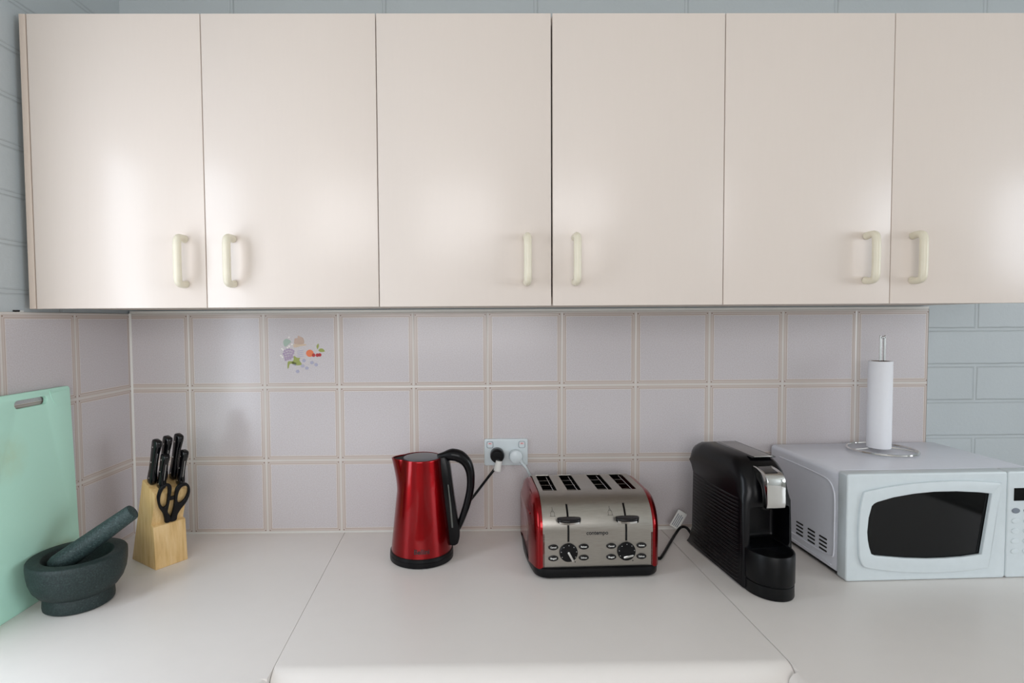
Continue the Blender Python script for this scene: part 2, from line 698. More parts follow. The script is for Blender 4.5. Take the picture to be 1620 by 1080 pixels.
blob('teal', [(310, 330), (360, 285), (430, 300), (470, 345), (420, 400), (350, 450), (315, 410)])
blob('tan', [(545, 300), (560, 275), (610, 265), (625, 215), (660, 235), (735, 275), (740, 390), (550, 390)])
blob('sand', [(525, 400), (640, 392), (790, 400), (770, 430), (660, 445), (540, 470)])
for a, b in [(330, 540), (380, 515), (430, 510), (480, 520), (520, 545), (310, 600), (360, 580), (410, 565), (460, 570), (510, 590),
             (330, 640), (380, 630), (430, 620), (480, 630), (340, 690), (390, 680), (440, 670), (490, 670), (350, 730), (400, 715), (450, 705)]:
    disc('purple', a, b, 25)
for a, b in [(275, 495), (250, 640), (280, 670), (430, 250), (490, 400), (430, 440), (395, 470), (300, 520)]:
    disc('glaze_white', a, b, 17)
blob('green', [(525, 650), (600, 690), (660, 690), (640, 740), (690, 830), (600, 850), (530, 840), (480, 800), (520, 730)])
blob('green', [(400, 770), (450, 760), (520, 770), (530, 820), (440, 820), (410, 900), (390, 920), (385, 840)])
blob('green', [(1030, 500), (1015, 440), (1055, 390), (1065, 440), (1045, 500)])
blob('green', [(1055, 530), (1090, 495), (1150, 500), (1190, 555), (1130, 570), (1080, 560)])
disc('orange', 870, 595, 82, .95)
for a, b in [(950, 635), (1030, 635), (1080, 630)]:
    disc('cherry', a, b, 38)
for i in range(5):
    for j in range(4):
        a, b = 600 + 100 * i - 30 * j + (j % 2) * 40, 960 - 80 * j - 35 * i
        if (i + j) % 2 == 0 and b > 690:
            disc('lilac', a, b + 20, 40, .9)
for b in (540, 580, 620, 660):
    blob('lilac', [(610, b), (720, b - 10), (725, b), (610, b + 12)])
o = g.build('fruit_motif', [M[k] for k in MOTIF], splash)
tag(o, 'small printed fruit motif on a tile')

# chipped paint where the cabinet meets the left wall
g = G()
g.box((.345, 0, .597), (.362, .0015, .6005), .0006, 1, mi=0)
g.box((.353, 0, .594), (.358, .0015, .598), .0006, 1, mi=0)
g.box((.335, 0, .595), (.347, .0012, .600), .0005, 1, mi=1)
o = g.build('paint_chip', [M['ink'], M['label']], wall_left)

# ------------------------------------------------------------------ worktop in three sections
JS = .0403
ARC = 10


def nose(front, zt=0.0, th=.042, R=.034):
    """Profile (depth, z) of a post-formed edge: flat top, rolled front; depth grows to the front."""
    pts = [(0, -th), (0, zt), (front - R - .002, zt)]
    for i in range(ARC + 1):
        w = PI / 2 * (1 - i / ARC)
        pts.append((front - R + R * math.cos(w), zt - R + R * math.sin(w)))
    pts += [(front, -th), (front - .02, -th)]
    return pts


def section(name, label, build):
    t = thing(name, label, 'worktop')
    build(t)
    return t


def middle(t):
    g = G()
    pr = nose(.6238)
    gap = .0006
    rings = [[(.409 + JS * d + gap, -d, z) for d, z in pr], [(1.2692 + JS * d - gap, -d, z) for d, z in pr]]
    g.loft(rings)
    g.build('worktop_slab', M['bench'], t, 30)


def leg_left(t):
    g = G()
    # flat part beside the joint, then the leg towards the camera with its rolled edge facing the room
    XA, YE = .434, -2.3
    g.prism([(XC - .002, -.0005), (.4086, -.0005), (XA - .0008, -.604), (XA - .0008, -.6245), (XC - .010, -.6245)], -.042, 0, 'xy')
    pr = nose(XA + .016 - XC, R=.016)
    g.loft([[(XC - .013 + d * 1.0, y, z) for d, z in pr] for y in (-.6245, YE)])
    g.build('worktop_slab', M['bench'], t, 30)


def leg_right(t):
    XA, YE, XE = 1.294, -2.3, 2.25
    g = G()
    g.prism([(1.2702, -.0005), (XE, -.0005), (XE, -.6245), (XA + .0006, -.6245), (XA + .0006, -.604)], -.042, 0, 'xy')
    pr = nose(XE - XA + .016, R=.018)
    g.loft([[(XE - d, y, z) for d, z in pr] for y in (-.6245, YE)])
    g.build('worktop_slab', M['bench'], t, 30)


section('worktop', 'pale worktop section in the middle under the red kettle and toaster, rolled front edge', middle)
section('worktop', 'pale worktop section at left under the mortar and knife block', leg_left)
section('worktop', 'pale worktop section at right under the coffee machine and microwave', leg_right)
# plain cupboard fronts below, so that the worktops do not hang in the air
g = G()
g.box((.36, -.56, -B + .1), (1.36, -.545, -.042))
g.box((.36, -2.28, -B + .1), (.375, -.56, -.042))
g.box((1.345, -2.28, -B + .1), (1.36, -.56, -.042))
g.box((XC - .03, -2.28, -B + .1), (.375, -2.265, -.042))
g.box((1.345, -2.28, -B + .1), (2.24, -2.265, -.042))
g.box((.31, -2.22, -B), (.325, -.5, -B + .1))
g.box((1.395, -2.22, -B), (1.41, -.5, -B + .1))
g.box((.31, -.52, -B), (1.41, -.505, -B + .1))
tag(g.build('trim_4', M['laminate'], loc=(0, 0, B)), kind='structure')

# ------------------------------------------------------------------ wall cabinets
ZB, ZT, DF, DT = .603, 1.2005, -.337, .017
SEAM = [-.1375, .2140, .5706, .9305, 1.2888, 1.6404, 1.996]
HX = [.1715, .2705, .8775, .9785, 1.5880, 1.6855]


def handle_mesh(g):
    """A moulded D handle, root at the door face, bar in front (-y)."""
    g.tube([(0, -.001, .046), (0, -.012, .0475), (0, -.0260, .0455), (0, -.0310, .036), (0, -.0320, .0), (0, -.0310, -.036), (0, -.0260, -.0455), (0, -.012, -.0475), (0, -.001, -.046)],
           [.0078, .0072, .0076, .0080, .0080, .0080, .0076, .0072, .0078], 12, smooth=5, flat=1.0, side=(1, 0, 0))


def cabinet(name, i0, label, filler=False):
    xa, xb = SEAM[i0], SEAM[i0 + 2]
    x0 = xa if not filler else XC + .0035
    t = thing(name, label, 'cabinet', (x0, 0, ZB))
    g = G()
    w, d, h, th = xb - x0, .3195, ZT - ZB, .016
    y0, y1 = -d, .0055
    e = .0004
    g.box((e, y0, .003), (th, -.0008, h), .0008, 1)
    g.box((w - th, y0, .003), (w - e, -.0008, h), .0008, 1)
    g.box((th, y0, .003), (w - th, -.0008, .003 + th))
    g.box((th, y0, h - th), (w - th, -.0008, h))
    g.box((th, -.008, .019), (w - th, -.0008, h - th))
    g.box((th, y0 + .02, h * .5), (w - th, -.01, h * .5 + th))
    g.build('carcass', M['carcass'], t)
    if filler:
        g = G()
        g.box((0, DF, 0), (xa - x0 - .0012, DF + DT, h), .001, 2)
        tag(g.build('filler_strip', M['edge'], t), 'narrow beige filler strip beside the wall')
    for k in (0, 1):
        g = G()
        a, b = SEAM[i0 + k] - x0, SEAM[i0 + k + 1] - x0
        ga = .0016 if (i0 + k) == 3 else .0008
        gb = .0016 if (i0 + k + 1) == 3 else .0008
        g.box((a + ga, DF, 0), (b - gb, DF + DT - .0006, h), .0012, 2)
        dr = g.build('door', M['laminate'], t)
        g = G()
        handle_mesh(g)
        hd = g.build('handle', M['cream_plastic'], dr)
        hd.location = (HX[i0 + k] - x0, DF, .698 - ZB)
    return t


GRP = 'wall cabinets in a row above the worktop'
for args in (('wall_cabinet', 0, 'cream two-door wall cabinet against the left wall, above the knife block', True),
             ('wall_cabinet', 2, 'cream two-door wall cabinet in the middle of the row, above kettle and toaster'),
             ('wall_cabinet', 4, 'cream two-door wall cabinet at the right end, above the microwave')):
    tag(cabinet(*args), group=GRP)

# ------------------------------------------------------------------ chopping board
t = thing('chopping_board', 'mint green plastic chopping board leaning on the left tiled wall behind the mortar', 'chopping board', (-.1345, -.238, 0), 0)
# local y: towards the camera (width), local z: up; thickness along +x
g = G()
outer = rrect(0, 0, .285, .4325, .008)
hole = rrect(.068, .402, .152, .4185, .0082)
g.mesh(spline_mesh([outer, hole], .0045, .0012), Matrix(((0, 0, 1, 0), (1, 0, 0, 0), (0, 1, 0, 0), (0, 0, 0, 1))) @ T(0, 0, -.0045))
bd = g.build('board', M['board'], t, 40)
bmesh_fix = bmesh.new()
bmesh_fix.from_mesh(bd.data)
bmesh.ops.recalc_face_normals(bmesh_fix, faces=bmesh_fix.faces)
bmesh_fix.to_mesh(bd.data)
bmesh_fix.free()
g = G()
g.tube([(.0002, .060, .4262), (.0002, .056, .414), (.0002, .048, .400), (.0002, .036, .392)], .0006, 6)
g.tube([(.0002, .062, .430), (.0002, .052, .423), (.0002, .03, .4245), (.0002, .01, .4255)], .0006, 6)
g.build('moulded_line', M['board'], t)
t.rotation_euler = Matrix.Rotation(-math.atan2(.0125, .43), 3, 'Y').to_euler()
t.scale = (1, -1, 1)

# ------------------------------------------------------------------ mortar and pestle
MX, MY = -.0475, -.3680
t = thing('mortar', 'dark green granite mortar bowl on a round foot beside the mint board', 'mortar', (MX, MY, 0))
g = G()
prof = [(.0, .0), (.0575, .0), (.0615, .003), (.0622, .008), (.0612, .025), (.0600, .028)]
g.lathe(prof, 72, cap0=False, cap1=False)
g.build('foot', M['granite'], t)
g = G()
prof = [(.0600, .028), (.0690, .0335), (.0780, .046), (.0835, .062), (.0858, .078), (.0865, .092), (.0862, .099), (.0845, .1015), (.083, .102),
        (.0640, .1020), (.0620, .1008), (.0600, .096), (.056, .080), (.047, .062), (.033, .050), (.015, .046), (.0, .0455)]
g.lathe(prof, 72, cap0=False, cap1=False)
g.build('bowl', M['granite'], t)
# pestle: from inside the bowl up to the right
pt = thing('pestle', 'dark green granite pestle resting in the mortar, pointing up to the right', 'pestle', (MX, MY, 0))
pa, pb = Vector((-.045, -.012, .0745)), Vector((.0995, .026, .1795))
ax = (pb - pa)
L = ax.length
q = ax.to_track_quat('Z', 'Y').to_matrix().to_4x4()
g = G()
g.lathe([(.0, 0), (.012, .001), (.019, .006), (.0215, .014), (.0212, .03), (.0190, L * .55), (.0165, L - .006), (.0155, L - .002), (.0125, L), (.0, L)], 40, T(*pa) @ q, cap0=False, cap1=False)
g.build('pestle_body', M['granite_light'], pt)

# ------------------------------------------------------------------ knife block
KYAW = math.atan2(-.5669, .8238)        # local x: towards the scissors side, local y: across
kb = thing('knife_block', 'pale wooden knife block with a slanted top in the corner by the tiles', 'knife block', (-.068, -.161, 0), KYAW)
g = G()
g.prism([(0, .0), (.1145, .0), (.1085, .0990), (.0985, .1020), (.1236, .1765), (.0630, .2040)], 0, .0745, 'xz', .0014, 2)
g.build('block', M['wood'], kb)
# slots in the top face
sl = Vector((.1236 - .063, 0, .1765 - .204))
tilt = math.atan2(-sl.z, sl.x)          # top face falls to the front
TOP = T(.063, 0, .204) @ Matrix.Rotation(tilt, 4, 'Y')
LEAN = Matrix.Rotation(tilt - .14, 4, 'Y')


def knife(label, s, y, length, width, yawk=0.0):
    """Handle standing in the block's top face at distance s from its back edge."""
    base = TOP @ Vector((s, y, 0))
    k = thing('kitchen_knife', label, 'knife', (0, 0, 0), 0, 'black handled knives standing in the wooden block')
    k.matrix_world = Matrix.Translation((0, 0, B)) @ Matrix.Translation((-.068, -.161, 0)) @ Matrix.Rotation(KYAW, 4, 'Z') @ T(*base) @ LEAN @ T(0, 0, .0002)
    g = G()
    rings = []
    n = 16
    for u, wx, ox in ((0, .62, 0), (.015, .8, 0), (.05, .92, .0), (.10, 1.0, .0), (.17, .96, .0), (.3, .80, -.0008), (.5, .76, -.0012), (.7, .82, -.0008), (.85, .95, .0004), (.93, 1.0, .001), (.975, .86, .0012), (.995, .55, .0012), (1, .3, .0012)):
        r = []
        for i in range(n):
            a = 2 * PI * i / n
            ca, sa = math.cos(a), math.sin(a)
            p = .62
            r.append((width * .5 * wx * math.copysign(abs(ca) ** p, ca) + ox, .0080 * min(1, wx + .1) * math.copysign(abs(sa) ** p, sa), u * length))
        rings.append(r)
    g.loft(rings)
    hd = g.build('handle', M['gloss_black'], k, 50)
    g = G()
    g.box((.0002 + width * .5 * .60, -.0008, length * .08), (width * .5 * .79, .0008, length * .9), .0003, 1)
    g.build('tang', M['steel'], k)
    for u in (.14, .5, .84):
        g = G()
        for sgn in (-1, 1):
            g.lathe([(0, -.0004), (.0019, -.0004), (.0017, .0004), (0, .0006)], 14, T(0, sgn * .0079, u * length) @ Matrix.Rotation(-sgn * PI / 2, 4, 'X'), cap0=False, cap1=False)
        g.build('rivet', M['steel'], k)
    return k


knife('black handled knife nearest the left wall, in the back row of the knife block', .0205, .0120, .1120, .0265)
knife('black handled knife in the middle of the back row of the knife block', .0190, .0365, .1150, .0265)
knife('tallest black handled knife at the right of the back row of the knife block', .0205, .0615, .1170, .0265)
knife('small black handled knife in front, left of the scissor handles', .0440, .0225, .0870, .0225)
knife('small black handled knife in front, rightmost in the block', .0480, .0640, .0900, .0225)

# scissors in front of the slanted face; outlines as (across, up the face)
sc = thing('kitchen_scissors', 'black handled kitchen scissors hung in the front slot of the knife block', 'scissors')
face = Vector((.1236 - .0985, 0, .1765 - .102)).normalized()
fx = Matrix(((0, face.x, face.z, .1236 + .0085), (1, 0, 0, 0), (0, face.z, -face.x, .1765 + .001), (0, 0, 0, 1)))
sc.matrix_world = Matrix.Translation((-.068, -.161, B)) @ Matrix.Rotation(KYAW, 4, 'Z') @ fx
g = G()
lo = smooth_poly([(.0021, -.0167), (-.0008, .0001), (.0024, .0189), (.0113, .0274), (.0226, .0255), (.0290, .0149), (.0300, -.0104), (.0290, -.034), (.0290, -.050), (.0370, -.0640), (.0370, -.0790), (.0277, -.0790), (.0250, -.0740), (.0237, -.0680), (.0176, -.0500), (.0080, -.034)], 4)
li = smooth_poly([(.0083, -.0197), (.0062, -.0019), (.0096, .0138), (.0170, .0225), (.0212, .0104), (.0228, -.0113), (.0226, -.0310), (.0160, -.0325)], 4)
g.mesh(spline_mesh([lo, li], .0032, .0016), T(0, 0, .0004))
g.build('left_bow', M['satin_black'], sc, 50)
g = G()
ro = smooth_poly([(.0385, -.0041), (.041, .0118), (.0505, .0192), (.0634, .0168), (.0724, .0048), (.0754, -.0147), (.071, -.0342), (.0602, -.0500), (.0535, -.0640), (.0522, -.0790), (.0380, -.0790), (.0380, -.0680), (.0400, -.0532), (.0405, -.0300)], 4)
ri = smooth_poly([(.0478, -.0253), (.0468, -.0063), (.052, .0086), (.0620, .0100), (.0674, .0022), (.0688, -.0127), (.0635, -.0274), (.0540, -.0335)], 4)
g.mesh(spline_mesh([ro, ri], .0032, .0016), T(0, 0, .0006))
g.box((.0300, -.0200, -.0020), (.0400, -.0105, .0024), .001, 2)
g.build('right_bow', M['satin_black'], sc, 50)

# ------------------------------------------------------------------ kettle
KX, KY = .6344, -.1605
ke = thing('kettle_stand', 'round black corded stand under the red kettle, plugged into the wall socket', 'kettle stand', (KX, KY, 0))
g = G()
g.lathe([(0, 0), (.0735, 0), (.0762, .0015), (.0766, .004), (.0766, .0130), (.0760, .0135), (0, .0135)], 72, cap0=False, cap1=False)
g.build('base_plate', M['black'], ke)
g = G()
PLX, PLZ = .8235, .2125
w2 = lambda x, y, z: (x - KX, y - KY, z)
g.tube([w2(.690, -.130, .006), w2(.705, -.085, .006), w2(.716, -.060, .030), w2(.735, -.045, .075), w2(.768, -.040, .118), w2(.792, -.042, .150), w2(.805, -.043, .167), w2(.8155, -.042, .180), w2(.820, -.040, .188)], .0034, 10, smooth=6)
g.build('cord', M['black'], ke)
g = G()
g.lathe([(0, 0), (.0175, 0), (.0190, .003), (.0190, .020), (.0175, .028), (.014, .0315), (0, .0325)], 36, T(*w2(PLX, -.0092, PLZ)) @ Matrix.Rotation(PI / 2, 4, 'X'), cap0=False, cap1=False)
g.tube([w2(.8240, -.034, .206), w2(.8235, -.039, .194), w2(.8190, -.0410, .182)], [.0075, .0062, .0045], 12, smooth=4)
g.build('plug', M['satin_black'], ke)
g = G()
g.tube([w2(.8280, -.0415, .2020), w2(.8225, -.0425, .1760)], [.0082, .0104], 16, smooth=1, flat=1)
tag(g.build('cord_tag', M['label'], ke), 'white paper tag wrapped on the cord')

kt = thing('kettle', 'tall red metallic kettle with a black loop handle on the right', 'kettle', (KX, KY, .0137))
Z0 = .0137


def kr(z):
    """Body radius at height z above the worktop."""
    pts = [(.013, .0748), (.022, .0732), (.05, .0705), (.10, .0652), (.15, .0597), (.20, .0543), (.235, .0512), (.2445, .0505)]
    for (a, ra), (b, rb) in zip(pts, pts[1:]):
        if z <= b:
            return ra + (rb - ra) * (z - a) / (b - a)
    return pts[-1][1]


def kring(z, r=None, spout=True, n=96, k=1.0):
    out = []
    for i in range(n):
        a = 2 * PI * i / n
        rr = (kr(z) if r is None else r)
        if spout and z > .165:
            d = abs((a - PI * 1.02 + PI) % (2 * PI) - PI)
            s = (z - .165) / .078
            f = max(0, 1 - (d / .62))
            rr += .0195 * k * (s ** 1.25) * (f ** 1.1) * (1.25 - .25 * f)
        out.append((rr * math.cos(a), rr * math.sin(a), z - Z0))
    return out


g = G()
zs = [.0215, .024, .03, .05, .08, .11, .14, .165, .175, .185, .195, .205, .215, .225, .235, .241, .2435]
rings = [kring(z) for z in zs]
top = kring(.2445)
rings.append([(x * .985, y * .985, z) for x, y, z in top])
rings.append([(x * .955, y * .955, z - .0006) for x, y, z in top])
rings.append([(x * .945, y * .945, z - .006) for x, y, z in top])
g.loft(rings, True, True)
g.build('body', M['red'], kt, 40)
g = G()
g.lathe([(0, 0), (.0760, 0), (.0764, .0006), (.0758, .0072), (.0745, .0085), (0, .0085)], 72, cap0=False, cap1=False)
g.build('bottom_ring', M['black'], kt)
g = G()
pl = kring(.2445)
g.loft([[(x * .945, y * .945, z - .0058) for x, y, z in pl], [(x * .945, y * .945, z - .0030) for x, y, z in pl]])
g.build('spout_mouth', M['slot'], kt)
g = G()
g.lathe([(0, -.005), (.0432, -.005), (.0446, -.0018), (.0440, -.0006), (.0400, .0002), (.02, .0006), (0, .0008)], 64, T(.0028, 0, .2445 - Z0), cap0=False, cap1=False)
g.build('lid', M['lid_grey'], kt)
g = G()
zz = lambda z: z - Z0
g.tube([(.040, 0, zz(.2440)), (.058, 0, zz(.2450)), (.076, 0, zz(.2485)), (.094, 0, zz(.2440)), (.110, 0, zz(.2300)), (.1185, 0, zz(.2090)), (.1205, 0, zz(.1850)), (.118, 0, zz(.1580)), (.110, 0, zz(.1250)), (.100, 0, zz(.0960)), (.091, 0, zz(.0740)), (.084, 0, zz(.058))],
       [.0060, .0115, .0148, .0150, .0128, .0108, .0098, .0094, .0088, .0080, .0072, .0050], 18, smooth=5, flat=1.0, side=(0, 1, 0))
g.build('handle', M['satin_black'], kt, 60)
g = G()
g.prism([(.0600, zz(.0330)), (.0800, zz(.0300)), (.0885, zz(.0340)), (.0930, zz(.0500)), (.0925, zz(.0750)), (.0880, zz(.0950)), (.0800, zz(.1500)), (.0735, zz(.2050)), (.0700, zz(.2300)), (.0600, zz(.2480)), (.0450, zz(.2462)), (.0450, zz(.2000))], -.0165, .0165, 'xz', .004, 3)
g.build('handle_mount', M['satin_black'], kt)
g = G()
g.prism([(.0735, zz(.075)), (.0780, zz(.0750)), (.0735, zz(.1300)), (.0675, zz(.180)), (.0650, zz(.180)), (.0695, zz(.130))], -.0173, -.0150, 'xz', .0008, 2)
g.build('water_gauge', M['gauge'], kt)
me = text_mesh('Bellini', .0150, .0001, .0345)
for v in me.vertices:
    a = -PI / 2 + .10 + v.co.x / .07
    z = .0385 + v.co.y
    rr = kr(z) + .0003 + (.0002 if v.co.z > 0 else 0)
    v.co = (rr * math.cos(a), rr * math.sin(a), zz(z))
g = G()
g.mesh(me)
g.build('maker_lettering', M['ink'], kt)

# ------------------------------------------------------------------ toaster
TO = thing('toaster', 'four slice toaster with brushed steel front and red ends, beside the kettle', 'toaster', (.9155, -.2885, 0), math.radians(1.9))
TW, TD = .2465, .266


def tprof(n=12, drop=0.0):
    """Side profile (y, z) from the front bottom over the top to the back bottom."""
    p = [(0.0, .024), (.0, .06), (.0, .104)]
    for i in range(1, n + 1):
        w = PI / 2 * i / n
        p.append((.080 * (1 - math.cos(w)), .104 + .0725 * math.sin(w)))
    q = [(TD - y, z) for y, z in reversed(p)]
    return p + q


P = tprof()
SLOT_X = [(.0105, .0435), (.0680, .1005), (.1395, .1740), (.1975, .2310)]
SY0, SY1 = .0705, .2075
# sheet: a grid whose columns and rows fall on the slot edges
xs = sorted({0, TW} | {v for s in SLOT_X for v in s} | {.0570 + d for d in (-.0023, .0023)} | {.1865 + d for d in (-.0023, .0023)})
prof = []
for (y0, z0), (y1, z1) in zip(P, P[1:]):
    prof.append((y0, z0))
    if z0 == z1 or (y1 - y0 > .08):
        for cut in (SY0, SY1):
            if y0 < cut < y1:
                prof.append((cut, z0))
prof.append(P[-1])
# row cuts for the two lever slots on the front
LZ0, LZ1 = .0815, .158
full = []
for a, b in zip(prof, prof[1:]):
    full.append(a)
    for cut in (LZ0, LZ1):
        if a[1] < cut < b[1] and a[0] <= .08:
            u = (cut - a[1]) / (b[1] - a[1])
            full.append((a[0] + (b[0] - a[0]) * u, cut))
full.append(prof[-1])
bm = bmesh.new()
grid = [[bm.verts.new((x, y, z)) for x in xs] for y, z in full]
for r in range(len(full) - 1):
    ym, zm = (full[r][0] + full[r + 1][0]) / 2, (full[r][1] + full[r + 1][1]) / 2
    for c in range(len(xs) - 1):
        xm = (xs[c] + xs[c + 1]) / 2
        if SY0 < ym < SY1 and zm > .17 and any(a < xm < b for a, b in SLOT_X):
            continue
        if LZ0 < zm < LZ1 and ym < .07 and min(abs(xm - .0570), abs(xm - .1865)) < .0021:
            continue
        bm.faces.new((grid[r][c], grid[r][c + 1], grid[r + 1][c + 1], grid[r + 1][c]))
bmesh.ops.recalc_face_normals(bm, faces=bm.faces)
ext = bmesh.ops.solidify(bm, geom=bm.faces[:], thickness=.0014)
g = G()
g.add(bm)
sheet = g.build('steel_shell', M['brushed'], TO, 30)
# dark inside with racks
g = G()
ins = [(y + (.0035 if y < TD / 2 else -.0035), z - .004) for y, z in P]
g.prism([(y, z if z < .13 else min(z, .128)) for y, z in ins], .002, TW - .002, 'yz')
g.build('inner_chamber', M['slot'], TO)
g = G()
for a, b in SLOT_X:
    for k in range(3):
        yy = SY0 + .028 + .038 * k
        g.tube([(a + .0005, yy, .168), (b - .0005, yy, .168)], .0008, 6, smooth=1)
    g.tube([(b - .006, SY0 + .001, .1705), (b - .006, SY1 - .001, .1705)], .0009, 6, smooth=1)
    g.tube([(a + .004, SY0 + .001, .1600), (a + .004, SY1 - .001, .1600)], .0009, 6, smooth=1)
g.build('rack_wires', M['steel'], TO)


def end_cap(side):
    g = G()
    cy, cz = TD / 2, .080
    rings = []
    for k, out in ((1.0, -.004), (1.0, .004), (.985, .0085), (.955, .0125), (.90, .0165), (.80, .0200), (.66, .0265), (.45, .0235)):
        r = []
        for y, z in P:
            zz_ = max(.022, cz + (z - .004 - cz) * k) if z > .03 else .022
            u = (y - cy) / cy
            bulge = .010 * (1 - u * u) * max(0, 1 - (z - .03) / .25)
            o = out + (bulge if out > 0 else 0)
            xx = -o if side < 0 else TW + o
            r.append((xx, cy + (y - cy) * (k if k > .9 else k), zz_))
        rings.append(r)
    g.loft(rings, True, True)
    return g.build('end_panel', M['red'], TO, 50)


end_cap(-1)
end_cap(1)
# finger groove ridge on the visible end
g = G()
g.tube([(-.0205, .045, .132), (-.0245, .085, .139), (-.0255, .135, .140), (-.0235, .185, .138), (-.0200, .225, .131)], .0045, 10, smooth=5, flat=.55)
g.build('finger_ridge', M['red'], TO)
# base: plan outline with bowed ends
g = G()


def tplan(s=0.0):
    pts = []
    x0, x1, y0, y1, R = -.014, TW + .012, -.008, TD + .006, .030
    for cx, cy, a in ((x1 - R, y1 - R, 0), (x0 + R, y1 - R, 90), (x0 + R, y0 + R, 180), (x1 - R, y0 + R, 270)):
        for i in range(9):
            w = math.radians(a + 90 * i / 8)
            pts.append([cx + (R - s) * math.cos(w), cy + (R - s) * math.sin(w)])
    out = []
    for i, p in enumerate(pts):
        q_ = pts[(i + 1) % len(pts)]
        out.append(p)
        if math.hypot(q_[0] - p[0], q_[1] - p[1]) > .1:
            for k in range(1, 8):
                out.append([p[0] + (q_[0] - p[0]) * k / 8, p[1] + (q_[1] - p[1]) * k / 8])
    res = []
    for x, y in out:
        u = (y - TD / 2) / (TD / 2 + .007)
        b = .014 * max(0, 1 - u * u)
        res.append((x - b if x < TW / 2 - .1 else (x + b if x > TW / 2 + .1 else x), y))
    return res


g.loft([[(x, y, z) for x, y in tplan(s)] for s, z in ((.010, .003), (.003, .0035), (.001, .006), (0, .018), (.001, .0235), (.004, .0255))])
for x, y in ((.02, .02), (TW - .02, .02), (.02, TD - .02), (TW - .02, TD - .02)):
    g.lathe([(0, 0), (.008, 0), (.008, .004), (0, .004)], 16, T(x, y, 0), cap0=False, cap1=False)
g.build('base', M['black'], TO, 40)
for lx in (.0570, .1865):
    g = G()
    sh = smooth_poly([(-.0265, -.006), (-.020, -.0155), (0, -.0195), (.020, -.0155), (.0265, -.006), (.022, .0), (0, .002), (-.022, .0)], 4)
    g.mesh(spline_mesh([sh], .0048, .0022), T(lx, -.0015, .1345) @ Matrix.Rotation(.16, 4, 'X'))
    lv = g.build('lever', M['gloss_black'], TO, 50)
    g = G()
    pts = [(x, y) for x, y in sh if y < -.0085 and x < .024 and x > -.024]
    pts.sort()
    g.loft([[(lx + x, -.0024 + y * .988, .1305 + y * .16 + dz) for x, y in pts] for dz in (0, .0042)], False, False, closed=False)
    g.build('lever_trim', M['steel'], lv)
    g = G()
    g.lathe([(0, 0), (.0206, 0), (.0206, .0012), (.0200, .0042), (.0185, .0055), (0, .0060)], 48, T(lx, -.0002, .0585) @ Matrix.Rotation(PI / 2, 4, 'X'), cap0=False, cap1=False)
    dl = g.build('browning_dial', M['satin_black'], TO)
    g = G()
    ang = math.radians(-62) if lx < .1 else math.radians(12)
    if lx < .1:
        g.box((-.0045, -.0105, -.0026), (.0195, -.0055, .0026), .0012, 2, T(lx, 0, .0585) @ Matrix.Rotation(-ang, 4, 'Y'))
    else:
        g.box((-.0105, -.0105, -.0120), (.0115, -.0055, -.0070), .0012, 2, T(lx, 0, .0585) @ Matrix.Rotation(-ang, 4, 'Y'))
    g.build('dial_pointer', M['steel'], dl)
    g = G()
    for k in range(7):
        w = math.radians(-30 + 40 * k)
        g.box((lx + .0172 * math.cos(w) - .0006, -.0062, .0585 + .0172 * math.sin(w) - .0006), (lx + .0172 * math.cos(w) + .0006, -.0052, .0585 + .0172 * math.sin(w) + .0006))
    g.build('dial_marks', M['label'], dl)
    for dx, dz, word in ((-.0340, .0125, 'Cancel'), (-.0340, -.0122, 'Bagel'), (.0340, .0125, 'Reheat'), (.0340, -.0122, 'Defrost')):
        g = G()
        g.mesh(spline_mesh([ellipse(0, 0, .0078, .0062, 28)], .0018, .0008), T(lx + dx, -.0010, .0585 + dz) @ FRONT @ Matrix.Diagonal((1.45, 1, 1, 1)))
        bt = g.build('push_button', M['gloss_black'], TO, 40)
        g = G()
        g.mesh(text_mesh(word, .0052, .0001, .0130), T(lx + dx, -.0028, .0585 + dz) @ FRONT)
        g.build('button_lettering', M['label'], bt)
    g = G()
    g.lathe([(0, 0), (.0014, 0), (.0012, .0006), (0, .0008)], 12, T(lx + .0150, -.0001, .0365) @ Matrix.Rotation(PI / 2, 4, 'X'), cap0=False, cap1=False)
    g.build('pointer_mark', M['ink'], TO)
    # little toast-and-arrow symbol
    g = G()
    cx, cz = lx - .0335, .137
    for a, b in (((-.0042, 0), (.0042, 0)), ((-.0042, 0), (-.0042, .007)), ((.0042, 0), (.0042, .007)), ((-.0042, .007), (-.0025, .0085)), ((.0042, .007), (.0025, .0085)),
                 ((-.0025, .0085), (0, .012)), ((.0025, .0085), (0, .012)), ((-.0025, .0085), (.0025, .0085)), ((0, .012), (0, .0165)), ((-.0065, 0), (.0065, 0))):
        def on(p):
            z = cz + p[1]
            w = math.asin(min(1, max(0, (z - .104) / .0725)))
            return (cx + p[0], .080 * (1 - math.cos(w)) - .0004, z)
        g.tube([on(a), on(b)], .00032, 4, smooth=1)
    g.build('toast_symbol', M['ink'], TO)
g = G()
g.mesh(text_mesh('contempo', .0125, .0001, .0485), T(.1215, -.0006, .1008) @ FRONT)
g.build('maker_lettering', M['ink'], TO)

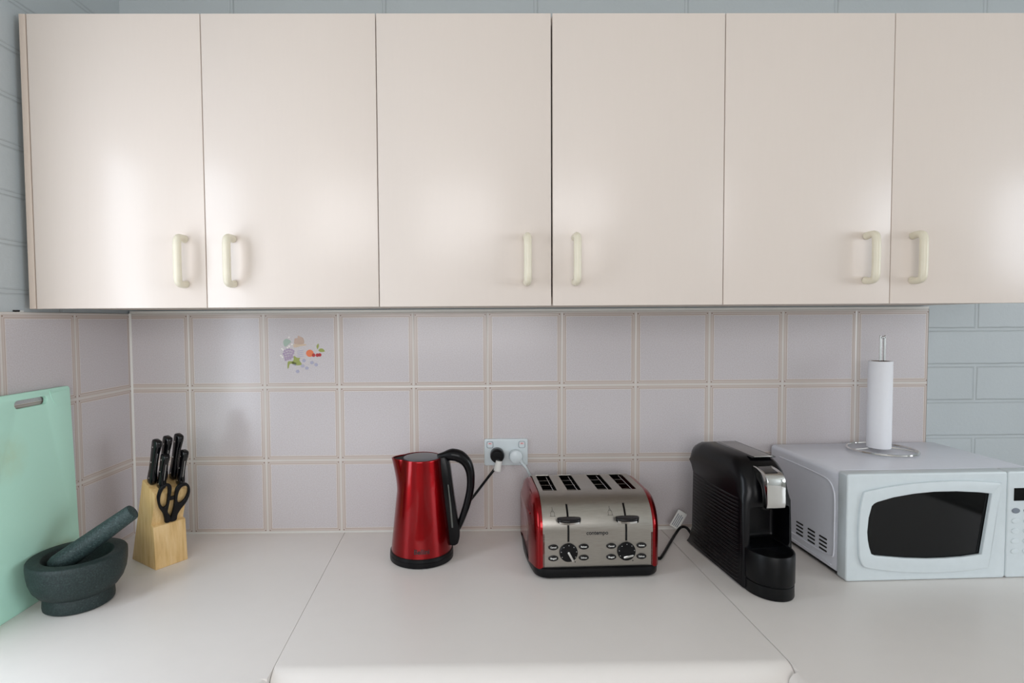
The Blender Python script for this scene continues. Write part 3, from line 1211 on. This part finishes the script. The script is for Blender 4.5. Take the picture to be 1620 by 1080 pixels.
# ------------------------------------------------------------------ wall socket and the white plug
SO = thing('power_outlet', 'white double wall socket with two rocker switches on the tiles', 'power outlet', (.848, 0, .217))
g = G()
g.mesh(spline_mesh([rrect(-.0585, -.0360, .0585, .0360, .004)], .0044, .0018), T(0, -.0046, 0) @ FRONT)
g.build('cover_plate', M['white_plastic'], SO, 40)
for x in (-.0435, .0425):
    g = G()
    g.mesh(spline_mesh([rrect(-.0078, -.0078, .0078, .0082, .004)], .0016, .0006), T(x, -.0098, .0205) @ FRONT)
    sw = g.build('rocker_switch', M['white_plastic'], SO, 40)
    g = G()
    ring_o, ring_i = rrect(-.0088, -.0088, .0088, .0092, .0045), rrect(-.0080, -.0080, .0080, .0084, .004)
    g.mesh(spline_mesh([ring_o, ring_i], .0004), T(x, -.0094, .0205) @ FRONT, 0)
    g.mesh(spline_mesh([rrect(-.0060, .0012, .0060, .0064, .0022)], .0002), T(x, -.0116, .0205) @ FRONT, 1)
    g.mesh(spline_mesh([ellipse(0, .004, .0014, .0014, 12)], .0002), T(x, -.0120, .0205) @ FRONT, 2)
    g.build('switch_marking', [M['grey_ink'], plain('pale_pink_ink', (226, 196, 198), .5), M['red_ink']], sw)
WP = thing('power_plug', 'white round plug with a ribbed sleeve in the right socket', 'plug', (.8735, 0, .2085))
g = G()
g.lathe([(0, .0093), (.0165, .0093), (.0178, .012), (.0180, .024), (.0168, .029), (.0135, .0312), (0, .032)], 36, Matrix.Rotation(PI / 2, 4, 'X'), cap0=False, cap1=False)
g.build('plug_body', M['white_plastic'], WP)
g = G()
da, db = Vector((.0125, -.022, -.0125)), Vector((.0270, -.024, -.0300))
for k in range(5):
    c0 = da.lerp(db, k / 4)
    dd = (db - da).normalized() * .0013
    g.tube([c0 - dd, c0 + dd], .0058 - .0006 * k, 12, smooth=1)
g.tube([da, db], .0034, 10, smooth=1)
g.build('ribbed_sleeve', M['white_plastic'], WP)
g = G()
g.tube([db, (.032, -.022, -.040), (.042, -.013, -.065), (.044, -.0070, -.12), (.046, -.0060, -.16), (.047, -.0060, -.19)], .0032, 8)
g.build('cord', M['white_plastic'], WP)

# ------------------------------------------------------------------ coffee machine
CM = thing('coffee_machine', 'black pod coffee machine with ribbed side and chrome spout beside the microwave', 'coffee machine', (1.334, -.348, 0), math.radians(5.8))
CW = .112
side = [(.0, .004), (.0, .185), (.003, .208), (.011, .230), (.024, .249), (.042, .262), (.066, .2705), (.20, .2700), (.225, .2660), (.245, .2560), (.256, .243), (.262, .228), (.258, .212), (.246, .202), (.238, .190), (.242, .05), (.255, .022), (.258, .004)]
g = G()
# body: rounded shell swept across the width; ends drawn in so that the long edges are soft
cy, cz = .13, .13
rings = []
for x, k in ((0.0, .013), (.0012, .0095), (.0035, .0064), (.0075, .0034), (.0135, .0013), (.022, 0), (CW - .022, 0), (CW - .0135, .0013), (CW - .0075, .0034), (CW - .0035, .0064), (CW - .0012, .0095), (CW, .013)):
    r = []
    for i, (y, z) in enumerate(side):
        p, q_ = Vector(side[i - 1]), Vector(side[(i + 1) % len(side)])
        tg = (q_ - p).normalized()
        nrm = Vector((tg.y, -tg.x))
        v = Vector((y, z)) + nrm * (0 if z < .01 else k * (2.4 if z > .19 and 0 < i < 12 else 1.0))
        r.append((x, v.x if z > .01 else y, max(.004, v.y)))
    rings.append(r)
shell_bm = G()
shell_bm.loft(rings)
shell = shell_bm.build('body', M['satin_black'], CM, 40)
# cup bay cut out of the front
cut = G()
cut.box((.013, -.05, .088), (CW - .008, .060, .176), .008, 3)
cutter = cut.build('cutter', M['satin_black'])
md = shell.modifiers.new('bay', 'BOOLEAN')
md.operation = 'DIFFERENCE'
md.solver = 'EXACT'
md.object = cutter
cutter.parent = CM
bpy.context.view_layer.update()
dg = bpy.context.evaluated_depsgraph_get()
newme = bpy.data.meshes.new_from_object(shell.evaluated_get(dg))
shell.modifiers.clear()
old = shell.data
shell.data = newme
bpy.data.objects.remove(cutter)
newme.set_sharp_from_angle(angle=math.radians(40))
# ribs on the left side
g = G()
nr = 22
for i in range(nr):
    z = .014 + i * .0083
    yb, yf = .226, .018
    def xoff(y):
        return .0012
    g.tube([(.0030, yf, z + .000), (.0012, .040, z - .0022), (.0008, .10, z - .0030), (.0008, .17, z - .0020), (.0026, yb, z + .0008)], .0029, 8, smooth=3)
g.build('ribbed_panel', M['satin_black'], CM, 60)
g = G()
for i in range(40):
    z = .016 + i * .0042
    g.box((-.0012, .0085, z), (.002, .0125, z + .0022), .0006, 1)
g.build('toothed_edge', M['satin_black'], CM)
# lid panel
g = G()
g.box((.043, .046, .2680), (.1000, .206, .2706), .0008, 2)
lidf = g.build('lid_frame', M['gloss_black'], CM)
g = G()
g.box((.051, .050, .2700), (.0920, .198, .2713), .0006, 2)
g.build('lid_panel', M['grey_panel'], lidf)
g = G()
g.tube([(.050, .048, .2704), (.064, .0465, .2709), (.080, .0465, .2709), (.093, .048, .2704)], .0015, 8)
g.build('lid_edge', M['chrome'], lidf)
# chrome spout cover
g = G()
sp_side = smooth_poly([(-.0280, .182), (-.0290, .215), (-.0280, .236), (-.0235, .2465), (-.0120, .2530), (.010, .2570), (.028, .2560), (.020, .240), (-.004, .222), (-.010, .200), (-.011, .182)], 3)
g.prism(sp_side, .033, .0735, 'yz', .0035, 3)
g.build('spout_cover', M['chrome'], CM, 50)
g = G()
g.prism([(-.016, .2525), (.012, .2585), (.020, .2578), (.004, .2540)], .036, .064, 'yz')
g.build('lever_gap', M['gloss_black'], CM)
g = G()
g.lathe([(0, 0), (.009, 0), (.011, .012), (0, .012)], 20, T(.053, .012, .168), cap0=False, cap1=False)
g.build('nozzle', M['slot'], CM)
for k in range(3):
    g = G()
    g.sphere((.091, .0018 + .002 * k, .190 + .018 * k), .0028, scale=(1, .5, 1), n=12)
    g.build('indicator_button', M['steel'] if k < 2 else M['gloss_black'], CM)


def dplan(s, n=28):
    pts = [(.003 + s, .055), (.003 + s, .010)]
    for i in range(n + 1):
        w = PI + PI * i / n
        pts.append((.0515 + (.0485 - s) * math.cos(w), -.002 + (.060 - s) * math.sin(w)))
    pts += [(.100 - s, .010), (.100 - s, .055)]
    return pts


g = G()
g.loft([[(x, y, z) for x, y in dplan(s)] for s, z in ((.003, .0275), (.0012, .0285), (.0, .031), (.0, .088), (.001, .0900), (.0035, .0905), (.0045, .0885), (.006, .0875))])
g.build('cup_stand', M['black'], CM, 40)
g = G()
g.loft([[(x, y, z) for x, y in dplan(s)] for s, z in ((.004, .0), (.0015, .001), (.0008, .003), (.0012, .0255), (.003, .0272))])
g.build('drip_tray', M['black'], CM, 40)
g = G()
g.box((.004, .010, 0), (CW - .004, .252, .006), .002, 1)
g.build('foot_plate', M['black'], CM)
g = G()
cwd = Matrix.Translation((1.334, -.348, 0)) @ Matrix.Rotation(math.radians(5.8), 4, 'Z')
ci = cwd.inverted()
g.tube([ci @ Vector(p) for p in ((1.322, -.088, .018), (1.318, -.062, .026), (1.306, -.052, .022), (1.285, -.070, .010), (1.255, -.115, .0042), (1.222, -.172, .0040), (1.204, -.198, .0040), (1.197, -.180, .0040), (1.199, -.120, .004), (1.202, -.03, .004))], .0036, 8)
g.build('cord', M['black'], CM)
g = G()
ce = Vector((1.3010, -.0500, .0430))
rt = Matrix(((.86, 0, .50, ce.x), (0, 1, 0, ce.y), (-.50, 0, .86, ce.z), (0, 0, 0, 1)))
g.box((-.0135, -.0006, -.0240), (.0135, .0006, .0240), .0004, 1, ci @ rt, 0)
for k in range(4):
    g.box((-.009 + .0048 * k, -.0009, -.0200), (-.0070 + .0048 * k, -.0005, .0150 - .003 * (k % 2)), 0, 1, ci @ rt, 1)
tag(g.build('cord_tag', [M['label'], M['grey_ink']], CM, 40), 'white printed tag on the cord')

# ------------------------------------------------------------------ microwave oven
MW = thing('microwave_oven', 'white microwave oven with a dark window on the right worktop', 'microwave', (1.570, -.321, 0), math.radians(1.7))
W, D, H = .455, .302, .237
FZ = .010
g = G()
# casing: rounded top edges, swept from behind the bezel to the back
cas = [(.001, FZ), (W - .001, FZ)] + [(W - .001 - .010 + .010 * math.cos(w), H - .0125 + .010 * math.sin(w)) for w in [PI / 2 * i / 6 for i in range(7)]] + \
      [(.011 - .010 * math.sin(w), H - .0125 + .010 * math.cos(w)) for w in [PI / 2 * i / 6 for i in range(7)]]
g.prism(cas, .0325, D, 'xz', .0012, 2)
g.build('casing', M['white_enamel'], MW, 35)
# embossed line on the left side and top
g = G()
em = smooth_poly([(.25, .033), (.205, .033), (.10, .033), (.052, .036), (.042, .050), (.0415, .10), (.0415, .165), (.047, .190), (.062, .205), (.09, .2095), (.16, .2110), (.26, .2110)], 4, False)
g.tube([(.0005, y, z) for y, z in em], .0018, 8, smooth=1, flat=1)
em2 = smooth_poly([(.26, .018), (.1, .018), (.05, .018)], 3, False)
g.tube([(.0005, y, z) for y, z in em2], .0014, 6, smooth=1)
g.tube([(.02, .045, H - .0028), (.20, .041, H - .0028), (.36, .041, H - .0028)], .0010, 6, smooth=3)
g.build('embossed_line', M['white_enamel'], MW)
for yc in (.080, .1235, .1700):
    for k in range(4):
        z = .0400 + k * .0092
        g = G()
        g.mesh(spline_mesh([rrect(-.0140, -.0020, .0140, .0020, .0019, 4)], .0003), T(.0006, yc, z) @ Matrix.Rotation(PI / 2, 4, 'Z') @ FRONT)
        g.build('vent_slot', M['slot'], MW)
for x, y in ((.03, .05), (W - .03, .05), (.03, D - .03), (W - .03, D - .03)):
    g = G()
    g.lathe([(0, 0), (.011, 0), (.012, .002), (.012, FZ + .001), (0, FZ + .001)], 20, T(x, y, 0), cap0=False, cap1=False)
    g.build('foot', M['black'], MW)
g = G()
g.box((.004, .0325, .004), (W - .004, D - .004, FZ + .0005))
g.build('underside', M['black'], MW)
# front: door and control panel
DX = .3600
win = [(.0430, .112), (.0455, .143), (.0520, .168), (.0570, .1730), (.0640, .1765), (.100, .1860), (.145, .1930), (.190, .1965), (.240, .1965), (.290, .1935), (.3190, .1900)]
win_low = [(.3000, .0570), (.260, .0520), (.220, .0500), (.180, .0495), (.130, .0520), (.090, .0560), (.0620, .0590), (.0530, .0630), (.0480, .0780), (.0445, .0950)]
hole_w = win + win_low
frame_o = smooth_poly([(.0230, .110), (.0260, .160), (.0330, .1935), (.0450, .2010), (.110, .2120), (.180, .2180), (.250, .2195), (.310, .2165), (.3420, .2125)], 3, False) + \
          smooth_poly([(.3160, .0260), (.270, .0205), (.210, .0180), (.150, .0190), (.095, .0240), (.045, .0320), (.0320, .0410), (.0255, .060)], 3, False)
hand = [(.3245, .1895), (.3400, .2080), (.3150, .0325), (.3045, .0560)]
hand = [(.3220, .1910), (.3395, .2085), (.3155, .0315), (.3025, .0565)]
g = G()
g.mesh(spline_mesh([rrect(0, FZ - .009, DX - .0006, H, .006), hole_w, hand], .0150, .0035, 3), T(0, .0160, 0) @ FRONT)
door = g.build('door', M['white_plastic'], MW, 35)
g = G()
g.mesh(spline_mesh([frame_o, [(x, z) for x, z in hole_w], hand], .0040, .0025, 3), T(0, -.0010, 0) @ FRONT)
g.build('door_surround', M['white_plastic'], door, 40)
g = G()
g.mesh(spline_mesh([[(x + (-.002 if x < .18 else .001), z + (.002 if z > .12 else -.002)) for x, z in hole_w]], .0015), T(0, .0040, 0) @ FRONT)
g.build('door_window', M['window_glass'], door)
g = G()
g.box((.296, .0180, .024), (.352, .0205, .214))
g.build('handle_recess', M['white_plastic'], door)
g = G()
g.mesh(spline_mesh([rrect(DX + .0006, FZ - .009, W, H, .006)], .0150, .0035, 3), T(0, .0160, 0) @ FRONT)
pan = g.build('control_panel', M['white_plastic'], MW, 35)
g = G()
g.box((DX + .0145, .0002, .172), (W - .014, .0012, .200))
g.build('display', M['window_glass'], pan)
for r in range(5):
    for c in range(3):
        g = G()
        cxx, czz = DX + .0195 + c * .027, .150 - r * .0225
        g.mesh(spline_mesh([ellipse(cxx, czz, .0090, .0058, 20)], .0010, .0005), T(0, .0004, 0) @ FRONT, 0)
        bt = g.build('keypad_button', M['grey_ink'] if r == 0 else M['white_plastic'], pan, 40)

# ------------------------------------------------------------------ paper towel on its holder
PHX, PHY = 1.800, -.104
PH = thing('paper_towel_holder', 'chrome wire paper towel holder with a round base on top of the microwave', 'paper towel holder', (PHX, PHY, .2360))
g = G()
WR = .0030
g.tube([(.0755 * math.cos(2 * PI * i / 40), .0755 * math.sin(2 * PI * i / 40), WR + .0004) for i in range(40)], WR, 8, True, 1)
ring_ = g.build('base_ring', M['chrome'], PH)
g = G()
g.tube([(-.0745, -.004, WR + .0010), (-.03, -.002, WR + .0035), (0, 0, .0062), (.03, -.005, WR + .0035), (.062, -.041, WR + .0010)], .0022, 8)
g.tube([(0, 0, .0062), (.01, .04, WR + .0030), (.014, .0735, WR + .0010)], .0022, 8)
g.build('cross_wire', M['chrome'], PH)
g = G()
pz = .2880
RX = -.004
g.tube([(RX - .0050, 0, .0050), (RX - .0050, 0, .15), (RX - .0050, 0, pz - .008), (RX - .0040, 0, pz - .0025), (RX, 0, pz), (RX + .0040, 0, pz - .0025), (RX + .0052, 0, pz - .008), (RX + .0052, 0, .15), (RX + .0050, 0, .0050)], .0029, 10, smooth=5)
g.build('upright_loop', M['chrome'], PH)
PR = thing('paper_towel_roll', 'slim nearly used roll of white paper towel standing on the chrome holder', 'paper towel', (PHX - .008, PHY, .2445))
g = G()
HR = .2195
g.lathe([(.0205, 0), (.0262, 0), (.0266, .0008), (.0267, .01), (.0266, HR - .001), (.0262, HR), (.0205, HR)], 56, cap0=False, cap1=False)
g.prism([(.0262 * math.cos(.9), .0262 * math.sin(.9) * -1), (.0276 * math.cos(.97), -.0276 * math.sin(.97)), (.0262 * math.cos(1.05), -.0262 * math.sin(1.05))], .0008, HR - .0008, 'xy')
g.build('paper', M['paper'], PR, 40)
g = G()
g.lathe([(.0190, .0005), (.0206, .0005), (.0206, HR - .0005), (.0190, HR - .0005), (.0190, .0005)], 40, cap0=False, cap1=False)
tag(g.build('card_core', M['card'], PR), 'brown cardboard core')
